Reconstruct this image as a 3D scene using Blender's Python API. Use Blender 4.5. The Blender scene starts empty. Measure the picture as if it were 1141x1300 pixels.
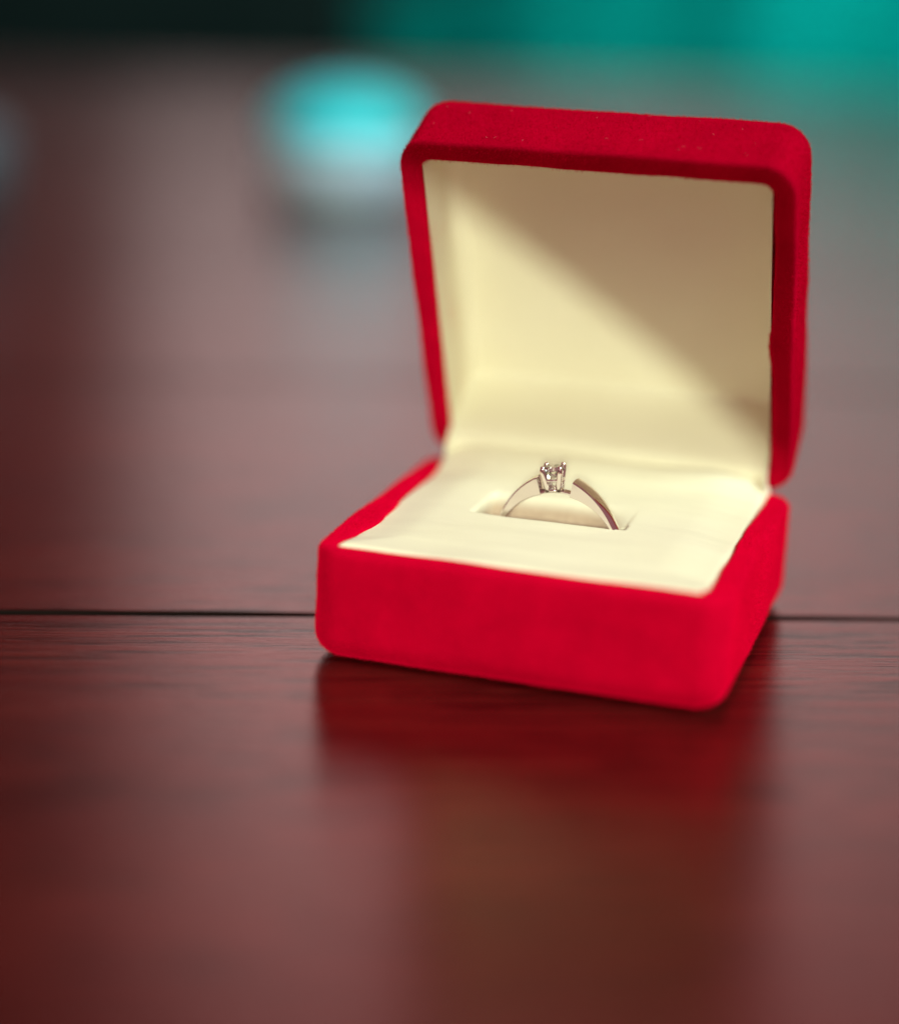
import bpy, bmesh, math, random
import numpy as np
from mathutils import Vector, Matrix, noise

random.seed(7)
rng = np.random.default_rng(7)
S = bpy.context.scene
MM = 0.001
R = math.radians

# ------------------------------------------------------------------ camera
cam_d = bpy.data.cameras.new("camera")
cam = bpy.data.objects.new("camera", cam_d)
S.collection.objects.link(cam)
S.camera = cam
fw = Vector((-0.28274577, 0.91404022, -0.29083553)).normalized()
rt = Vector((0.95169604, 0.30516875, 0.03386269)).normalized()
up = rt.cross(fw).normalized()
M = Matrix((rt, up, -fw)).transposed().to_4x4()
M.translation = Vector((0.05896, -0.21662, 0.09014))
cam.matrix_world = M
cam_d.sensor_fit = 'HORIZONTAL'
cam_d.sensor_width = 36.0
cam_d.lens = 2551.2 / 1141 * 36
cam_d.clip_start = 0.01
cam_d.clip_end = 50
cam_d.dof.use_dof = True
cam_d.dof.focus_distance = 0.2535
cam_d.dof.aperture_fstop = 4.8

# ------------------------------------------------------------------ world, exposure
wd = bpy.data.worlds.new("World")
S.world = wd
wd.use_nodes = True
bg = wd.node_tree.nodes["Background"]
bg.inputs[0].default_value = (1.0, 0.40, 0.42, 1)
bg.inputs[1].default_value = 0.28
S.view_settings.view_transform = 'Standard'
S.view_settings.look = 'None'
S.view_settings.exposure = 0.0
S.view_settings.gamma = 1.0
S.cycles.max_bounces = 10
S.cycles.use_denoising = True


def aim(o, frm, to):
    o.location = frm
    o.rotation_euler = (Vector(to) - Vector(frm)).to_track_quat('-Z', 'Y').to_euler()


def area(name, frm, to, size, power, col):
    d = bpy.data.lights.new(name, 'AREA')
    d.shape = 'DISK'
    d.size = size
    d.energy = power
    d.color = col
    o = bpy.data.objects.new(name, d)
    S.collection.objects.link(o)
    aim(o, frm, to)
    return o


# warm key lamp high to the right, slightly in front
area("key_lamp", (0.50, -0.09, 0.50), (0, 0.02, 0.02), 0.22, 5.0, (0.80, 0.98, 0.82))
# big soft overhead fill, added for general brightness
area("overhead_fill", (-0.25, -0.10, 1.0), (0, 0.02, 0.02), 0.7, 0.7, (1.0, 0.70, 0.66))
# added spot whose cone edge makes the diagonal shade on the lid lining
sd = bpy.data.lights.new("added_spot", 'SPOT')
sd.energy = 6.5
sd.color = (0.90, 1.0, 0.72)
sd.shadow_soft_size = 0.003
CONE = 30.0
sd.spot_size = R(2 * CONE)
sd.spot_blend = 0.006
so = bpy.data.objects.new("added_spot", sd)
S.collection.objects.link(so)
# the edge of the cone runs over the lining from its upper left to its lower right corner
SP = Vector((0.104, -0.40, 0.135))
_U = Vector((0, math.sin(-0.4086), math.cos(-0.4086)))
_V = Vector((0, math.cos(-0.4086), -math.sin(-0.4086)))
def _lid(x, s_): return (Vector((x, 47.7, 14.65)) + s_ * _U + 10.5 * _V) * MM
d1 = (_lid(-22.5, 35.7) - SP).normalized()
d2 = (_lid(19.5, -0.1) - SP).normalized()
mid = (d1 + d2).normalized()
side = d1.cross(d2).normalized()
if side.x > 0:
    side = -side
k_ = math.cos(R(CONE)) / mid.dot(d1)
ax = (mid * k_ + side * math.sqrt(1 - k_ * k_)).normalized()
aim(so, SP, SP + ax)
# unseen fills added to brighten the far wall mirrored in the table
area("wall_fill", (-0.95, 2.35, 1.50), (-1.15, 3.35, 1.25), 0.5, 37.0, (1.0, 0.95, 0.92))
area("wall_fill", (0.0, 2.75, 1.50), (-0.20, 3.70, 1.25), 0.5, 21.0, (1.0, 0.86, 0.83))
area("backdrop_fill", (0.30, 0.95, 0.80), (-0.05, 1.80, -0.05), 0.3, 1.9, (1.0, 1.0, 0.95)).data.spread = R(75)  # added fill that brightens the teal cloth

jl = area("jar_fill", (0.10, 0.14, 0.55), (-0.168, 0.392, 0.02), 0.05, 0.034, (0.85, 0.96, 1.0))  # narrow fill added only to brighten the jar
jl.data.spread = R(22)

# ------------------------------------------------------------------ materials


def mat(name):
    m = bpy.data.materials.new(name)
    m.use_nodes = True
    nt = m.node_tree
    return m, nt, nt.nodes["Principled BSDF"]


def N(nt, t, **kw):
    n = nt.nodes.new(t)
    for k, v in kw.items():
        setattr(n, k, v)
    return n


def ramp(nt, fac, stops):
    r = N(nt, 'ShaderNodeValToRGB')
    e = r.color_ramp.elements
    while len(e) < len(stops):
        e.new(0.5)
    for i, (p, c) in enumerate(stops):
        e[i].position = p
        e[i].color = (*c, 1)
    nt.links.new(fac, r.inputs[0])
    return r.outputs[0]


def tex(nt, scale, detail=4, rough=0.55, vec=None, stretch=None):
    tc = N(nt, 'ShaderNodeTexCoord')
    mp = N(nt, 'ShaderNodeMapping')
    nt.links.new(vec or tc.outputs['Object'], mp.inputs[0])
    if stretch:
        mp.inputs['Scale'].default_value = stretch
    n = N(nt, 'ShaderNodeTexNoise')
    n.inputs['Scale'].default_value = scale
    n.inputs['Detail'].default_value = detail
    n.inputs['Roughness'].default_value = rough
    nt.links.new(mp.outputs[0], n.inputs['Vector'])
    return n.outputs['Fac']


def bump(nt, b, h, strength, dist):
    bm = N(nt, 'ShaderNodeBump')
    bm.inputs['Strength'].default_value = strength
    bm.inputs['Distance'].default_value = dist
    nt.links.new(h, bm.inputs['Height'])
    nt.links.new(bm.outputs[0], b.inputs['Normal'])
    return bm


def velvet(name, c0, c1, do_bump=True):
    m, nt, b = mat(name)
    f = tex(nt, 170, 6, 0.62)
    nt.links.new(ramp(nt, f, [(0.2, c0), (0.8, c1)]), b.inputs['Base Color'])
    b.inputs['Roughness'].default_value = 0.95
    b.inputs['Specular IOR Level'].default_value = 0.0
    b.inputs['Sheen Weight'].default_value = 1.0
    b.inputs['Sheen Roughness'].default_value = 0.5
    b.inputs['Sheen Tint'].default_value = (1.0, 0.0, 0.05, 1)
    if do_bump:
        bump(nt, b, tex(nt, 2600, 3, 0.7), 0.5, 0.00025)
    return m


M_VEL = velvet("red_velvet", (0.40, 0.0003, 0.018), (0.56, 0.0006, 0.027))
M_PILE = velvet("red_velvet_pile", (0.52, 0.0003, 0.021), (0.66, 0.001, 0.032), False)

def cream(name, slot_shade=False):
    m, nt, b = mat(name)
    c = ramp(nt, tex(nt, 60, 4), [(0.3, (0.82, 0.77, 0.61)), (0.7, (0.85, 0.80, 0.65))])
    if slot_shade:
        at = N(nt, 'ShaderNodeAttribute', attribute_name="slot_shade")
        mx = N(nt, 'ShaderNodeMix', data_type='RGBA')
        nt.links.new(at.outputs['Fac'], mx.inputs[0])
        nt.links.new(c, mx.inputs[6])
        nt.links.new(ramp(nt, tex(nt, 900, 3), [(0.3, (0.46, 0.33, 0.24)), (0.7, (0.54, 0.40, 0.30))]), mx.inputs[7])  # tan tone standing in for the shade inside the slot
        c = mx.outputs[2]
    nt.links.new(c, b.inputs['Base Color'])
    b.inputs['Roughness'].default_value = 0.75
    b.inputs['Specular IOR Level'].default_value = 0.2
    b.inputs['Sheen Weight'].default_value = 0.1
    bp = bump(nt, b, tex(nt, 1800, 3, 0.6), 0.15, 0.0002)
    b2 = N(nt, 'ShaderNodeBump')                # slack in the thin cloth
    b2.inputs['Strength'].default_value = 0.35
    b2.inputs['Distance'].default_value = 0.0012
    nt.links.new(tex(nt, 70, 3, 0.5, None, (.35, 1.6, 1.6)), b2.inputs['Height'])
    nt.links.new(b2.outputs[0], bp.inputs['Normal'])
    return m


M_CREAM = cream("cream_satin_card")
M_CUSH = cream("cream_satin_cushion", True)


def plain(name, c0, c1, rough=0.7, scale=6, spec=0.3):
    m, nt, b = mat(name)
    nt.links.new(ramp(nt, tex(nt, scale, 4), [(0.35, c0), (0.65, c1)]), b.inputs['Base Color'])
    b.inputs['Roughness'].default_value = rough
    b.inputs['Specular IOR Level'].default_value = spec
    return m


M_METAL, nt, b = mat("polished_white_gold")
b.inputs['Base Color'].default_value = (0.88, 0.80, 0.79, 1)
b.inputs['Metallic'].default_value = 1
b.inputs['Roughness'].default_value = 0.11

M_STONE, nt, b = mat("clear_diamond")
b.inputs['Base Color'].default_value = (1, 1, 1, 1)
b.inputs['Roughness'].default_value = 0.0
b.inputs['IOR'].default_value = 2.3
b.inputs['Transmission Weight'].default_value = 1.0


def wood(name):
    TINT = (1.0, 0.12, 0.11, 1)
    m, nt, b = mat(name)
    oi = N(nt, 'ShaderNodeObjectInfo')
    tc = N(nt, 'ShaderNodeTexCoord')
    add = N(nt, 'ShaderNodeVectorMath', operation='MULTIPLY_ADD')
    cmb = N(nt, 'ShaderNodeCombineXYZ')
    nt.links.new(oi.outputs['Random'], cmb.inputs[0])
    nt.links.new(oi.outputs['Random'], cmb.inputs[2])
    nt.links.new(cmb.outputs[0], add.inputs[0])
    add.inputs[1].default_value = (7.3, 1, 3.1)
    nt.links.new(tc.outputs['Object'], add.inputs[2])
    v = add.outputs[0]
    # broad tone along the board, then streaks, then pores
    f1 = tex(nt, 9, 4, 0.55, v, (0.7, 9, 1))
    f2 = tex(nt, 26, 8, 0.68, v, (0.9, 26, 1))
    f3 = tex(nt, 100, 7, 0.66, v, (0.55, 9, 1))
    mx = N(nt, 'ShaderNodeMix', data_type='FLOAT')
    mx.inputs[0].default_value = 0.6
    nt.links.new(f1, mx.inputs[2])
    nt.links.new(f2, mx.inputs[3])
    c1 = ramp(nt, mx.outputs[0], [(0.30, (0.015, 0.0024, 0.0022)), (0.5, (0.036, 0.005, 0.0046)), (0.72, (0.085, 0.013, 0.010))])
    pores = ramp(nt, f3, [(0.38, (0.25, 0.22, 0.22)), (0.50, (1, 1, 1))])
    mc = N(nt, 'ShaderNodeMix', data_type='RGBA', blend_type='MULTIPLY')
    mc.inputs[0].default_value = 0.8
    nt.links.new(c1, mc.inputs[6])
    nt.links.new(pores, mc.inputs[7])
    nt.links.new(mc.outputs[2], b.inputs['Base Color'])
    rr = N(nt, 'ShaderNodeMapRange')
    rr.inputs['To Min'].default_value = 0.10
    rr.inputs['To Max'].default_value = 0.20
    nt.links.new(f2, rr.inputs[0])
    nt.links.new(rr.outputs[0], b.inputs['Roughness'])
    b.inputs['IOR'].default_value = 2.1
    b.inputs['Specular Tint'].default_value = TINT
    b1 = bump(nt, b, f3, 0.25, 0.0003)
    sp = N(nt, 'ShaderNodeMapRange')
    sp.inputs['From Min'].default_value = 0.38
    sp.inputs['From Max'].default_value = 0.53
    sp.inputs['To Min'].default_value = 0.10
    sp.inputs['To Max'].default_value = 0.5
    nt.links.new(f3, sp.inputs[0])
    nt.links.new(sp.outputs[0], b.inputs['Specular IOR Level'])
    b2 = N(nt, 'ShaderNodeBump')
    b2.inputs['Strength'].default_value = 0.10
    b2.inputs['Distance'].default_value = 0.0006
    nt.links.new(f2, b2.inputs['Height'])
    nt.links.new(b2.outputs[0], b1.inputs['Normal'])
    return m


M_WOOD = wood("varnished_red_brown_wood")


M_WALL = plain("pale_grey_plaster", (0.42, 0.40, 0.40), (0.50, 0.48, 0.48))
M_DARK = plain("dark_wood_frame", (0.085, 0.007, 0.007), (0.11, 0.010, 0.009))
M_EDGE = plain("grimy_board_edge", (0.006, 0.004, 0.004), (0.012, 0.007, 0.006), 0.9, 30, 0.05)
M_FLOOR = plain("dark_floor", (0.004, 0.014, 0.013), (0.007, 0.022, 0.020), 0.9, 4, 0.05)
M_TEAL = plain("teal_cloth", (0.0, 0.24, 0.21), (0.0, 0.66, 0.60), 0.9, 2.4, 0.05)
M_BOWL = plain("pale_turquoise_glaze", (0.50, 0.80, 0.97), (0.54, 0.84, 1.0), 0.35, 20)
M_BOWLD = plain("slate_blue_glaze", (0.07, 0.12, 0.17), (0.09, 0.15, 0.20), 0.35, 20)
M_BOWLT = plain("turquoise_glaze", (0.02, 0.74, 0.80), (0.03, 0.82, 0.88), 0.35, 20)

# ------------------------------------------------------------------ helpers


def link(name, me, m=None, parent=None, smooth=True, kind=None):
    o = bpy.data.objects.new(name, me)
    S.collection.objects.link(o)
    if m:
        me.materials.append(m)
    if parent:
        o.parent = parent
    if smooth:
        for p in me.polygons:
            p.use_smooth = True
    if kind:
        o['kind'] = kind
    return o


def mesh(name, v, f):
    me = bpy.data.meshes.new(name)
    me.from_pydata([tuple(p) for p in v], [], f)
    me.update()
    return me


def thing(name, label, cat, loc=(0, 0, 0), rz=0):
    o = bpy.data.objects.new(name, None)
    S.collection.objects.link(o)
    o.location = loc
    o.rotation_euler = (0, 0, rz)
    o.empty_display_size = 0.02
    o['label'] = label
    o['category'] = cat
    return o


def rrect(x0, x1, y0, y1, r, n=8, m=22):
    """closed rounded rectangle, counter-clockwise, with m points per side"""
    pts = []
    r = max(r, 0.05)
    cs = [(x1 - r, y0 + r, -90), (x1 - r, y1 - r, 0), (x0 + r, y1 - r, 90), (x0 + r, y0 + r, 180)]
    arcs = []
    for cx, cy, a0 in cs:
        arcs.append([(cx + r * math.cos(R(a0 + 90 * k / n)), cy + r * math.sin(R(a0 + 90 * k / n))) for k in range(n + 1)])
    for i in range(4):
        a = arcs[i]
        b2 = arcs[(i + 1) % 4][0]
        pts += a
        e = a[-1]
        for k in range(1, m):
            t = k / m
            pts.append((e[0] + (b2[0] - e[0]) * t, e[1] + (b2[1] - e[1]) * t))
    return pts


def tray(W, D, H, rc, rb, wall, floor, rim_r=0.9, wob=0.0, seed=0, edge_fn=None):
    """velvet covered shell: list of loops from underneath, up the outside, over the rim and down inside.
    x in +-W/2, y in 0..D, z in 0..H (mm)"""
    prof = []
    for q in (0.15, 0.5, 0.85):
        prof.append(('c', q, 0.0))
    k = 7
    for i in range(k + 1):
        a = 90 * i / k
        prof.append(('o', rb * (1 - math.sin(R(a))), rb * (1 - math.cos(R(a)))))
    for i in range(1, 8):
        prof.append(('o', 0.0, rb + (H - rim_r - rb) * i / 8))
    for i in range(6):
        a = 90 * i / 5
        prof.append(('o', rim_r * (1 - math.cos(R(a))), H - rim_r + rim_r * math.sin(R(a))))
    ri = 0.6
    prof.append(('o', (wall - ri + rim_r) / 2, H + 0.05))
    for i in range(5):
        a = 90 * i / 4
        prof.append(('o', wall - ri + ri * math.sin(R(a)), H - ri + ri * math.cos(R(a))))
    for i in range(1, 6):
        prof.append(('o', wall, H - ri - (H - ri - floor) * i / 5))
    verts, faces = [], []
    loops = []
    for kind, ins, z in prof:
        if kind == 'c':
            base = rrect(-W / 2 + rb, W / 2 - rb, rb, D - rb, max(rc - rb, .4))
            pts = [(x * ins, D / 2 + (y - D / 2) * ins) for x, y in base]
        else:
            # lower half of the walls: softly padded, a touch fuller mid-height
            r = max(rc - ins * 0.8, 0.5)
            pts = rrect(-W / 2 + ins, W / 2 - ins, ins, D - ins, r)
        ids = []
        for x, y in pts:
            p = Vector((x, y, z))
            if wob and kind == 'o':
                nn = noise.noise(Vector((x * .11 + seed, y * .11, z * .11))) * wob
                n2 = noise.noise(Vector((x * .45 + seed, y * .45, z * .45 + 9))) * wob * .35
                c = Vector((x, y - D / 2, 0))
                if c.length > 0:
                    p += c.normalized() * (nn + n2)
                if z > H - 1.2:
                    p.z += nn * .5
            if edge_fn and kind == 'o' and ins > wall * .55 and z > H - 2.0:
                p = edge_fn(p)
            ids.append(len(verts))
            verts.append(p * MM)
        loops.append(ids)
    n = len(loops[0])
    for a, b2 in zip(loops[:-1], loops[1:]):
        for i in range(n):
            j = (i + 1) % n
            faces.append((a[i], a[j], b2[j], b2[i]))
    faces.append(tuple(reversed(loops[0])))
    faces.append(tuple(loops[-1]))
    return verts, faces


def pile_mesh(name, me, per_mm2, length, width, keep=None):
    """short velvet fibres standing on a shell, one thin triangle each"""
    me.calc_loop_triangles()
    nv = len(me.vertices)
    co = np.empty(nv * 3)
    me.vertices.foreach_get('co', co)
    co = co.reshape(-1, 3)
    tr = np.empty(len(me.loop_triangles) * 3, dtype=np.int32)
    me.loop_triangles.foreach_get('vertices', tr)
    tr = tr.reshape(-1, 3)
    a, b2, c = co[tr[:, 0]], co[tr[:, 1]], co[tr[:, 2]]
    nr = np.cross(b2 - a, c - a)
    ar = np.linalg.norm(nr, axis=1) / 2
    nr = nr / (ar[:, None] * 2 + 1e-15)
    cen = (a + b2 + c) / 3
    w = ar.copy()
    if keep is not None:
        w = w * keep(cen * 1000, nr)
    tot = int(w.sum() * 1e6 * per_mm2)
    idx = rng.choice(len(w), tot, p=w / w.sum())
    u, v = rng.random(tot), rng.random(tot)
    s = np.sqrt(u)
    P = a[idx] * (1 - s)[:, None] + b2[idx] * (s * (1 - v))[:, None] + c[idx] * (s * v)[:, None]
    nn = nr[idx]
    d = nn + rng.normal(0, 0.38, (tot, 3))
    d /= np.linalg.norm(d, axis=1)[:, None]
    L = length * rng.uniform(.5, 1.1, tot)[:, None]
    sd2 = np.cross(d, rng.normal(0, 1, (tot, 3)))
    sd2 /= np.linalg.norm(sd2, axis=1)[:, None] + 1e-9
    V = np.empty((tot, 3, 3))
    V[:, 0] = P - sd2 * width / 2 - nn * 2e-5
    V[:, 1] = P + sd2 * width / 2 - nn * 2e-5
    V[:, 2] = P + d * L
    out = bpy.data.meshes.new(name)
    out.vertices.add(tot * 3)
    out.vertices.foreach_set('co', V.reshape(-1))
    out.loops.add(tot * 3)
    out.loops.foreach_set('vertex_index', np.arange(tot * 3, dtype=np.int32))
    out.polygons.add(tot)
    out.polygons.foreach_set('loop_start', np.arange(tot, dtype=np.int32) * 3)
    out.polygons.foreach_set('loop_total', np.full(tot, 3, dtype=np.int32))
    out.update()
    return out


# ------------------------------------------------------------------ setting: table, floor, wall
PA = R(21.8)                      # direction of the boards
SEAM = 25.7                       # distance of the visible joint from the origin, mm
table = thing("wooden_table", "glossy dark red-brown table of wide boards under the red ring box", "table", (0, 0, 0), PA)
PWID, GAP = 134.0, 1.6


def plank_mesh(length=2400.0, wd_=PWID - GAP, th=24.0):
    b1 = 0.14
    h = wd_ / 2
    pr = [(-h, -th), (h, -th), (h, -b1 * 1.6), (h - b1 * .45, -b1 * .45), (h - b1 * 1.8, 0), (-h + b1 * 1.8, 0), (-h + b1 * .45, -b1 * .45), (-h, -b1 * 1.6)]
    v, f = [], []
    NS = 150
    for k in range(NS + 1):
        x = -length / 2 + length * k / NS
        for q, (y, z) in enumerate(pr):
            e = 0
            if z > -th + 1 and abs(x) < length / 2 - 1:
                e = noise.noise(Vector((x * .045, y, 1.5))) * .36 + noise.noise(Vector((x * .21, y, 4))) * .16
            v.append(((x) * MM, (y + (e if y < 0 else -e)) * MM, z * MM))
    n = len(pr)
    for k in range(NS):
        for i in range(n):
            j = (i + 1) % n
            f.append((k * n + i, (k + 1) * n + i, (k + 1) * n + j, k * n + j)[::-1])
    f.append(tuple(range(n))[::-1])
    f.append(tuple(range(NS * n, NS * n + n)))
    me = mesh("plank", v, f)
    me.materials.append(M_WOOD)
    me.materials.append(M_EDGE)
    for p in me.polygons:
        if p.center.z < -.0001:
            p.material_index = 1
    return me


pm = plank_mesh()
NF = 6
for i in range(-2, NF):
    o = bpy.data.objects.new("plank", pm)
    S.collection.objects.link(o)
    o.parent = table
    o.location = (random.uniform(-.15, .15), (SEAM + PWID * (i + .5)) * MM, random.uniform(-.08, .08) * MM * (i not in (0, -1)))
    if i % 2:
        o.rotation_euler = (0, 0, math.pi)
YEND = SEAM + PWID * NF


def box_mesh(name, x0, x1, y0, y1, z0, z1, bev=0.0):
    bm = bmesh.new()
    bmesh.ops.create_cube(bm, size=1)
    for v in bm.verts:
        v.co = Vector(((x0 + x1) / 2 + v.co.x * (x1 - x0), (y0 + y1) / 2 + v.co.y * (y1 - y0), (z0 + z1) / 2 + v.co.z * (z1 - z0)))
    if bev:
        bmesh.ops.bevel(bm, geom=bm.edges[:], offset=bev, segments=2, affect='EDGES')
    me = bpy.data.meshes.new(name)
    bm.to_mesh(me)
    bm.free()
    return me


Lx = 1.1
for sx in (-1, 1):
    link("leg", box_mesh("leg", sx * 1.0 - .03, sx * 1.0 + .03, YEND * MM - .12, YEND * MM - .06, -.72, -.024, .004), M_DARK, table, False)
link("apron", box_mesh("apron", -1.05, 1.05, YEND * MM - .05, YEND * MM - .03, -.11, -.025, .003), M_DARK, table, False)

rotm = Matrix.Rotation(PA, 4, 'Z')
fl = link("floor", box_mesh("floor", -4, 4, -1.5, 3.6, -.76, -.72), M_FLOOR, None, False, 'structure')
fl.matrix_world = rotm
wl = link("wall", box_mesh("wall", -4, 4, 3.6, 3.7, -.72, 2.8), M_WALL, None, False, 'structure')
wl.matrix_world = rotm
wc = link("wainscot", box_mesh("wainscot", -4, 4, 3.55, 3.597, -.718, .42, .01), M_FLOOR, None, False, 'structure')
wc.matrix_world = rotm
dp = link("dark_panel", box_mesh("dark_panel", -3.6, -.31, 3.50, 3.597, .60, 2.6, .01), M_DARK, None, False, 'structure')
dp.matrix_world = rotm

# ------------------------------------------------------------------ ring box
W, D, H, T, LEAN, LH = 51.2, 47.7, 14.65, 12.7, -0.4086, 50.4
box = thing("ring_box", "open red velvet ring box with cream lining on the wooden table", "ring box")


def base_edge(p):
    # the velvet is turned over the rim by hand: its inner edge wanders
    w = noise.noise(Vector((p.x * .16 + 3.1, p.y * .16, 4))) * 1.0 + noise.noise(Vector((p.x * .4, p.y * .4, 8))) * .2
    q = p.copy()
    if abs(p.x) > abs(p.y - D / 2) * (W / D) - 1:
        q.x += w * (-1 if p.x > 0 else 1) * (0.9 if p.x < 0 else .4)
        if p.x < 0:
            q.x += 1.3 * math.exp(-((p.y - 14) / 8) ** 2)
    return q


v, f = tray(W + .5, D, H, 3.8, 3.3, 3.1, 0.8, 1.1, 0.22, 1.7, base_edge)
me_base = mesh("base", v, f)
base = link("base", me_base, M_VEL, box)
pm_b = pile_mesh("velvet_pile", me_base, 26, .00042, .00004,
                 lambda c, n: ((c[:, 2] > .3) & ~((np.abs(c[:, 0]) < 23.4) & (c[:, 1] > .7) & (c[:, 1] < 4) & (c[:, 2] > H - 1.5)) & ((c[:, 2] > H - 2.5) | (n[:, 0] > .3) | (n[:, 1] < -.3) | (n[:, 0] < -.3))).astype(float))
link("velvet_pile", pm_b, M_PILE, base, False, 'stuff')

# lid: built like the base, then stood up on the hinge
Xv = Vector((1, 0, 0))
Uv = Vector((0, math.sin(LEAN), math.cos(LEAN)))
Vv = Vector((0, math.cos(LEAN), -math.sin(LEAN)))
hinge = Vector((0, D, H))
LM = Matrix((Xv, Uv, -Vv)).transposed().to_4x4()
LM.translation = (hinge + T * Vv) * MM        # local z = 0 is the lid's back, z = T the rim


def lid_edge(p):
    w = noise.noise(Vector((p.x * .2 + 7, p.y * .2, 2))) * .15 + noise.noise(Vector((p.x * .9, p.y * .9, 5))) * .08
    q = p.copy()
    if abs(p.x) > 20:
        s = -1 if p.x > 0 else 1
        q.x += s * w
        if p.x > 0:
            q.x -= .55 * math.exp(-((p.y - 24) / 3.2) ** 2)
    elif p.y > 40:
        q.y -= w * .6
    return q


v, f = tray(W, LH, T, 4.1, 2.8, 2.8, 1.0, 0.6, 0.2, 5.3, lid_edge)
lidf = [tuple(reversed(q)) if False else q for q in f]
me_lid = mesh("lid", v, lidf)
lid = link("lid", me_lid, M_VEL, box)
lid.matrix_world = LM
pm_l = pile_mesh("velvet_pile", me_lid, 26, .00042, .00004,
                 lambda c, n: ((c[:, 2] > .2) & ~((np.abs(c[:, 0]) < 22.5) & (c[:, 1] < 5) & (c[:, 2] > T - 2)) & ((n[:, 1] > .2) | (n[:, 0] > .2) | (c[:, 2] > T - 3.5) | (n[:, 0] < -.2))).astype(float))
link("velvet_pile", pm_l, M_PILE, lid, False, 'stuff')

lv, lf = [], []
lr = random.Random(5)
for k in range(30):
    if k < 22:
        c = Vector((lr.uniform(-22, 22), LH + .12, lr.uniform(1.5, T - 1.5)))
        a1, a2 = Vector((1, 0, 0)), Vector((0, 0, 1))
    else:
        c = Vector((W / 2 + .12, lr.uniform(4, LH - 4), lr.uniform(2, T - 1)))
        a1, a2 = Vector((0, 1, 0)), Vector((0, 0, 1))
    th = lr.uniform(0, math.pi)
    d_ = a1 * math.cos(th) + a2 * math.sin(th)
    n_ = a1.cross(a2)
    s_ = d_.cross(n_)
    Ln, wd2 = lr.uniform(.05, .28), .022
    i0 = len(lv)
    for t in (-1, -.3, .4, 1):
        o_ = c + d_ * t * Ln + s_ * (t * t * .3 * Ln)
        lv += [(o_ + s_ * wd2) * MM, (o_ - s_ * wd2) * MM]
    for t in range(3):
        q = i0 + 2 * t
        lf.append((q, q + 1, q + 3, q + 2))
link("lint", mesh("lint", lv, lf), plain("pale_lint", (0.80, 0.10, 0.15), (0.85, 0.25, 0.28), .9, 20, .0), lid, False, 'stuff')

# lining of the lid: card pan with small fillets; rises from the hinge flap
lw = W / 2 - 2.8 - .3
prof = []
# the cream sheet leaves the cushion, covers the lower rim and the hinge, then bends back into the lid
for p_, q_ in ((-1.8, T - .6), (-.6, T + .3), (.4, T + .65), (1.4, T + .8), (2.4, T + .75), (3.2, T + .5), (3.9, T - .1)):
    prof.append((p_, q_))
for t in range(1, 11):
    k = t / 10
    prof.append((3.9 + 3.6 * k, T - .1 - (T - .1 - 2.2) * (k * k * (3 - 2 * k)) ** .8))
prof = [(p, q) for p, q in prof]
sA = prof[-1][0]
nS = 40
for i in range(1, nS + 1):
    prof.append((sA + (LH - 2.9 - 1.2 - sA) * i / nS, 2.2))
for t in range(1, 6):
    a = 90 * t / 5
    prof.append((LH - 2.9 - 1.2 + 1.2 * math.sin(R(a)), 2.2 + 1.2 * (1 - math.cos(R(a)))))
for i in range(1, 8):
    prof.append((LH - 2.9, 3.4 + (T - 0.9 - 3.4) * i / 7))
cols = []
rf = 2.6
xs = []
# cross profile: side wall, fillet, back, fillet, side wall -> (x, lift)
for i in range(7):
    xs.append((-lw, 1 - i / 7))
for t in range(6):
    a = 90 * t / 5
    xs.append((-lw + rf * (1 - math.cos(R(a))), -1 - (math.sin(R(a)))))
for i in range(1, 36):
    xs.append((-lw + rf + (2 * lw - 2 * rf) * i / 36, -2))
right = [(-x, l) for x, l in reversed(xs[:13])]
xs += right
verts, faces = [], []
for s, z in prof:
    for x, l in xs:
        if l >= 0:      # side wall
            zz = (z + rf) + (T - .6 - z - rf) * l
            if zz < z:
                zz = z
        else:
            k = -1 - l          # 0..1 through the fillet
            zz = z + rf * (1 - k) if l > -2 else z
        wv = 0
        if l <= -2:
            wv = noise.noise(Vector((x * .08, s * .08, 3))) * .25
        zz = zz + wv if s < 7.5 else min(zz + wv, T - .6)
        verts.append(Vector((x, s, zz)) * MM)
nx = len(xs)
for i in range(len(prof) - 1):
    for j in range(nx - 1):
        q = i * nx + j
        faces.append((q, q + 1, q + nx + 1, q + nx))
lin = link("lid_lining", mesh("lid_lining", verts, faces), M_CREAM, lid)
lin.parent = lid

# cushion with a slot for the ring
SX0, SX1, SY = -11.2, 8.2, 20.9


def sstep(a, b2, x):
    t = min(1, max(0, (x - a) / (b2 - a)))
    return t * t * (3 - 2 * t)


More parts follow.
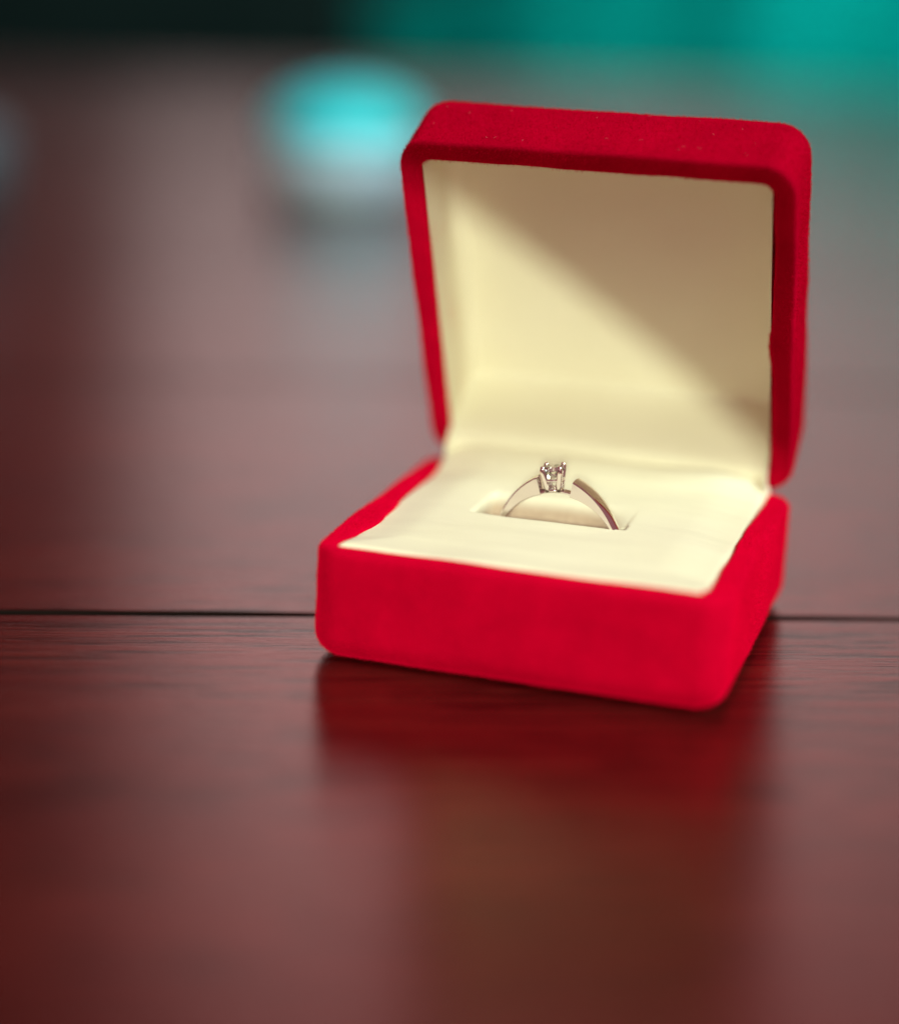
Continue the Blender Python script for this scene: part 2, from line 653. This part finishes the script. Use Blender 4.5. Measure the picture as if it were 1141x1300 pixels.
slot_shade = []
cx0, cx1, cy0, cy1 = -23.3, 23.1, 0.75, 46.6
gx = list(np.linspace(cx0, cx1, 110)) + [SX0 - .25, SX0, SX0 + .25, SX1 - .25, SX1, SX1 + .25]
gx = sorted(gx)
gy = list(np.linspace(cy0, SY - .5, 46)) + [SY - .3, SY - .12, SY, SY + .08, SY + .2, SY + .35] + \
    list(np.linspace(SY + .6, SY + 3.2, 14)) + list(np.linspace(SY + 3.5, cy1, 50))
verts, faces = [], []
for y in gy:
    for x in gx:
        e = min(x - cx0, cx1 - x, y - cy0)
        z = H - .55 + 0.9 * sstep(0, 8, e)
        z -= 2.0 * (1 - min(1, e / 1.1)) ** 2
        z += .85 * (1 - sstep(0, 7, y - cy0)) * sstep(-.3, 1.2, min(x - cx0, cx1 - x))
        z += 2.4 * sstep(37, 47.4, y) ** 1.5
        z += noise.noise(Vector((x * .09, y * .09, 1))) * .35
        z += noise.noise(Vector((x * .06, y * .55, 6))) * .16 * sstep(24, 40, y)
        inx = sstep(SX0 - .3, SX0 + .3, x) * (1 - sstep(SX1 - .2, SX1 + .4, x))
        drop = 0
        if y > SY - .12:
            slope = 6.5 * max(0, 1 - max(0, y - SY - 1) / 9.5) ** 1.1
            slit = 12.6 * (1 - sstep(SY + 2.2, SY + 2.9, y))
            drop = max(slope, slit) * sstep(SY - .12, SY + .25, y)
        if y > SY + 2.9 or drop < 7:
            drop *= 1 - .93 * sstep(1.0, 8.5, x)
        z -= drop * inx
        z = max(z, .85)
        slot_shade.append(sstep(.15, 1.6, drop * inx))
        verts.append(Vector((x, y, z)) * MM)
nx = len(gx)
for i in range(len(gy) - 1):
    for j in range(nx - 1):
        q = i * nx + j
        faces.append((q, q + 1, q + nx + 1, q + nx))
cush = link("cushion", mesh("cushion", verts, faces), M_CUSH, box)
at_ = cush.data.attributes.new("slot_shade", 'FLOAT', 'POINT')      # where the slot's shade is mixed into the colour
at_.data.foreach_set('value', slot_shade)

# ------------------------------------------------------------------ ring
RI, ZC, YC = 8.35, 10.25, 22.2
ring = thing("diamond_ring", "polished white gold ring with one small clear stone standing in the cream cushion", "ring",
             (0.0, YC * MM, ZC * MM), R(-2))
ring.rotation_euler = (0, R(-7), R(-6))


def band(name, th0, th1, outer, width, n=60):
    verts, faces = [], []
    m = 0
    for i in range(n + 1):
        th = th0 + (th1 - th0) * i / n
        ro, w = outer(th), width(th)
        ri = RI
        c = min(.16, (ro - ri) * .3)
        hw = w / 2
        sec = [(ri, -hw + c), (ri + c * .6, -hw), (ro - c * 1.4, -hw), (ro - c * .35, -hw + c * .7), (ro + .0, -hw + c * 2.0), (ro + .13, 0),
               (ro, hw - c * 2.0), (ro - c * .35, hw - c * .7), (ro - c * 1.4, hw), (ri + c * .6, hw), (ri, hw - c), (ri - .05, 0)]
        m = len(sec)
        for r_, y in sec:
            verts.append(Vector((r_ * math.sin(R(th)), y, r_ * math.cos(R(th)))) * MM)
    for i in range(n):
        for j in range(m):
            k = (j + 1) % m
            faces.append((i * m + j, i * m + k, (i + 1) * m + k, (i + 1) * m + j))
    if abs(th1 - th0) < 359:
        faces.append(tuple(reversed(range(m))))
        faces.append(tuple(n * m + j for j in range(m)))
    me = mesh(name, verts, faces)
    bm = bmesh.new()
    bm.from_mesh(me)
    bmesh.ops.recalc_face_normals(bm, faces=bm.faces[:])
    bm.to_mesh(me)
    bm.free()
    o = link(name, me, M_METAL, ring, True)
    me.set_sharp_from_angle(angle=R(28))
    return o


TL, TR = -10.0, 17.0


def outer(th):
    a = abs(((th + 180) % 360) - 180)
    return RI + .65 + 1.7 * max(0, 1 - max(0, a - 12) / 50) ** 1.25


def wdt(th):
    a = abs(((th + 180) % 360) - 180)
    return 2.05 + .55 * (1 - sstep(12, 70, a))


band("band", TR, 360 + TL, outer, wdt, 150)
band("bridge", TL - 1, TR + 1, lambda t: RI + .38, lambda t: 1.1, 12)


def tube(bm, pts, rad, n=10):
    pts = [Vector(p) for p in pts]
    loops = []
    for i, p in enumerate(pts):
        d = (pts[min(i + 1, len(pts) - 1)] - pts[max(i - 1, 0)]).normalized()
        s = d.orthogonal().normalized() if i == 0 else (s - d * s.dot(d)).normalized()
        t = d.cross(s)
        loops.append([bm.verts.new(p + rad[i] * (math.cos(2 * math.pi * k / n) * s + math.sin(2 * math.pi * k / n) * t)) for k in range(n)])
    for a, b2 in zip(loops[:-1], loops[1:]):
        for k in range(n):
            j = (k + 1) % n
            bm.faces.new((a[k], a[j], b2[j], b2[k]))
    bm.faces.new(loops[0][::-1])
    bm.faces.new(loops[-1])


HB = RI + .25          # foot of the head above the ring centre
head = None
bm = bmesh.new()
for zz, rr_, tt in ((HB + .15, 1.0, .2), (HB + 1.5, 1.25, .17)):
    n = 28
    lp = []
    for i in range(n):
        a = 2 * math.pi * i / n
        lp.append([bm.verts.new(Vector(((rr_ + tt * math.cos(b2)) * math.cos(a), (rr_ + tt * math.cos(b2)) * math.sin(a), zz + tt * 1.2 * math.sin(b2))) * MM)
                   for b2 in [2 * math.pi * k / 8 for k in range(8)]])
    for i in range(n):
        for k in range(8):
            bm.faces.new((lp[i][k], lp[(i + 1) % n][k], lp[(i + 1) % n][(k + 1) % 8], lp[i][(k + 1) % 8]))
me = bpy.data.meshes.new("setting")
bm.to_mesh(me)
bm.free()
head = link("setting", me, M_METAL, ring)
for k in range(4):
    a = R(45 + 90 * k + 8)
    ca, sa = math.cos(a), math.sin(a)
    bm = bmesh.new()
    pts = [(q * ca, q * sa, HB + h) for q, h in ((.98, 0), (1.2, 1.1), (1.50, 2.35), (1.60, 2.9), (1.53, 3.2), (1.36, 3.36))]
    tube(bm, [Vector(p) * MM for p in pts], [.42 * MM, .42 * MM, .39 * MM, .35 * MM, .32 * MM, .16 * MM])
    me = bpy.data.meshes.new("prong")
    bm.to_mesh(me)
    bm.free()
    link("prong", me, M_METAL, head)

# round brilliant stone
GZ = HB + 2.75
gr = 1.5
verts, faces = [], []


def ringv(r_, z, n, off=0.0):
    i0 = len(verts)
    for i in range(n):
        a = 2 * math.pi * (i + off) / n
        verts.append(Vector((r_ * math.cos(a), r_ * math.sin(a), z)) * MM)
    return list(range(i0, i0 + n))


tb = ringv(gr * .56, GZ + gr * .32, 8, .5)
st = ringv(gr * .80, GZ + gr * .20, 8, 0)
gd = ringv(gr, GZ + .03, 16, 0)
gb = ringv(gr, GZ - .03, 16, 0)
pv = ringv(gr * .45, GZ - gr * .48, 8, 0)
cu = len(verts)
verts.append(Vector((0, 0, GZ - gr * .86)) * MM)
faces.append(tuple(tb))
for i in range(8):
    j = (i + 1) % 8
    faces += [(tb[i], st[j], tb[j]), (tb[i - 1], st[i], tb[i])][:1]
    faces.append((st[i], gd[2 * i], gd[2 * i + 1]))
    faces.append((st[i], gd[2 * i + 1], tb[i]))
    faces.append((tb[i], gd[2 * i + 1], st[j]))
    faces.append((st[j], gd[2 * i + 1], gd[(2 * i + 2) % 16]))
    faces.append((pv[i], gb[2 * i + 1], gb[2 * i]))
    faces.append((pv[i], pv[j], gb[2 * i + 1]))
    faces.append((pv[j], gb[(2 * i + 2) % 16], gb[2 * i + 1]))
    faces.append((cu, pv[j], pv[i]))
for i in range(16):
    j = (i + 1) % 16
    faces.append((gb[i], gb[j], gd[j], gd[i]))
me = mesh("gemstone", verts, faces)
bm = bmesh.new()
bm.from_mesh(me)
bmesh.ops.recalc_face_normals(bm, faces=bm.faces[:])
bm.to_mesh(me)
bm.free()
link("gemstone", me, M_STONE, ring, False)

# ------------------------------------------------------------------ blurred background things


def lathe(prof, n=40):
    verts, faces = [], []
    for r_, z in prof:
        for i in range(n):
            a = 2 * math.pi * i / n
            verts.append((r_ * math.cos(a), r_ * math.sin(a), z))
    for k in range(len(prof) - 1):
        for i in range(n):
            j = (i + 1) % n
            faces.append((k * n + i, k * n + j, (k + 1) * n + j, (k + 1) * n + i))
    faces.append(tuple(range(n))[::-1])
    faces.append(tuple((len(prof) - 1) * n + i for i in range(n)))
    return verts, faces


def jar(loc, sc, hk, label, mb, mt):
    t = thing("jar", label, "jar", loc)
    v, f = lathe([(x * sc, z * sc * hk) for x, z in [(.40, 0), (.44, .01), (.49, .12), (.51, .30), (.50, .46)]])
    link("body", mesh("body", v, f), mb, t)
    v, f = lathe([(x * sc, z * sc * hk) for x, z in [(.52, .462), (.525, .52), (.50, .62), (.43, .74), (.30, .84), (.12, .89)]])
    link("lid", mesh("lid", v, f), mt, t)


jar((-0.168, 0.392, 0.0), .048, .76, "small pale blue jar with turquoise lid out of focus behind the ring box", M_BOWL, M_BOWLT)
jar((-0.2715, 0.325, 0.0), .034, .8, "blurred slate blue jar at the left edge of the photo far back on the table", M_BOWLD, M_BOWLD)

cloth_v, cloth_f = [], []
nxx, nzz = 90, 30
for iz in range(nzz + 1):
    for ix in range(nxx + 1):
        t = ix / nxx
        x = .04 + 1.5 * t
        top = .02 + .26 * sstep(.0, .42, t)
        z = -.70 + (.70 + top) * iz / nzz
        y = 1.75 + .03 * math.sin(x * 26 + .5 * math.sin(z * 7)) + .015 * math.sin(x * 61)
        cloth_v.append((x, y, z))
for iz in range(nzz):
    for ix in range(nxx):
        q = iz * (nxx + 1) + ix
        cloth_f.append((q, q + 1, q + nxx + 2, q + nxx + 1))
me = mesh("teal_cloth", cloth_v, cloth_f)
cl = link("teal_cloth", me, M_TEAL)
sm = cl.modifiers.new("thick", 'SOLIDIFY')
sm.thickness = .004
cl.matrix_world = rotm
cl['label'] = "bright teal cloth hanging out of focus beyond the far end of the table"
cl['category'] = "cloth"
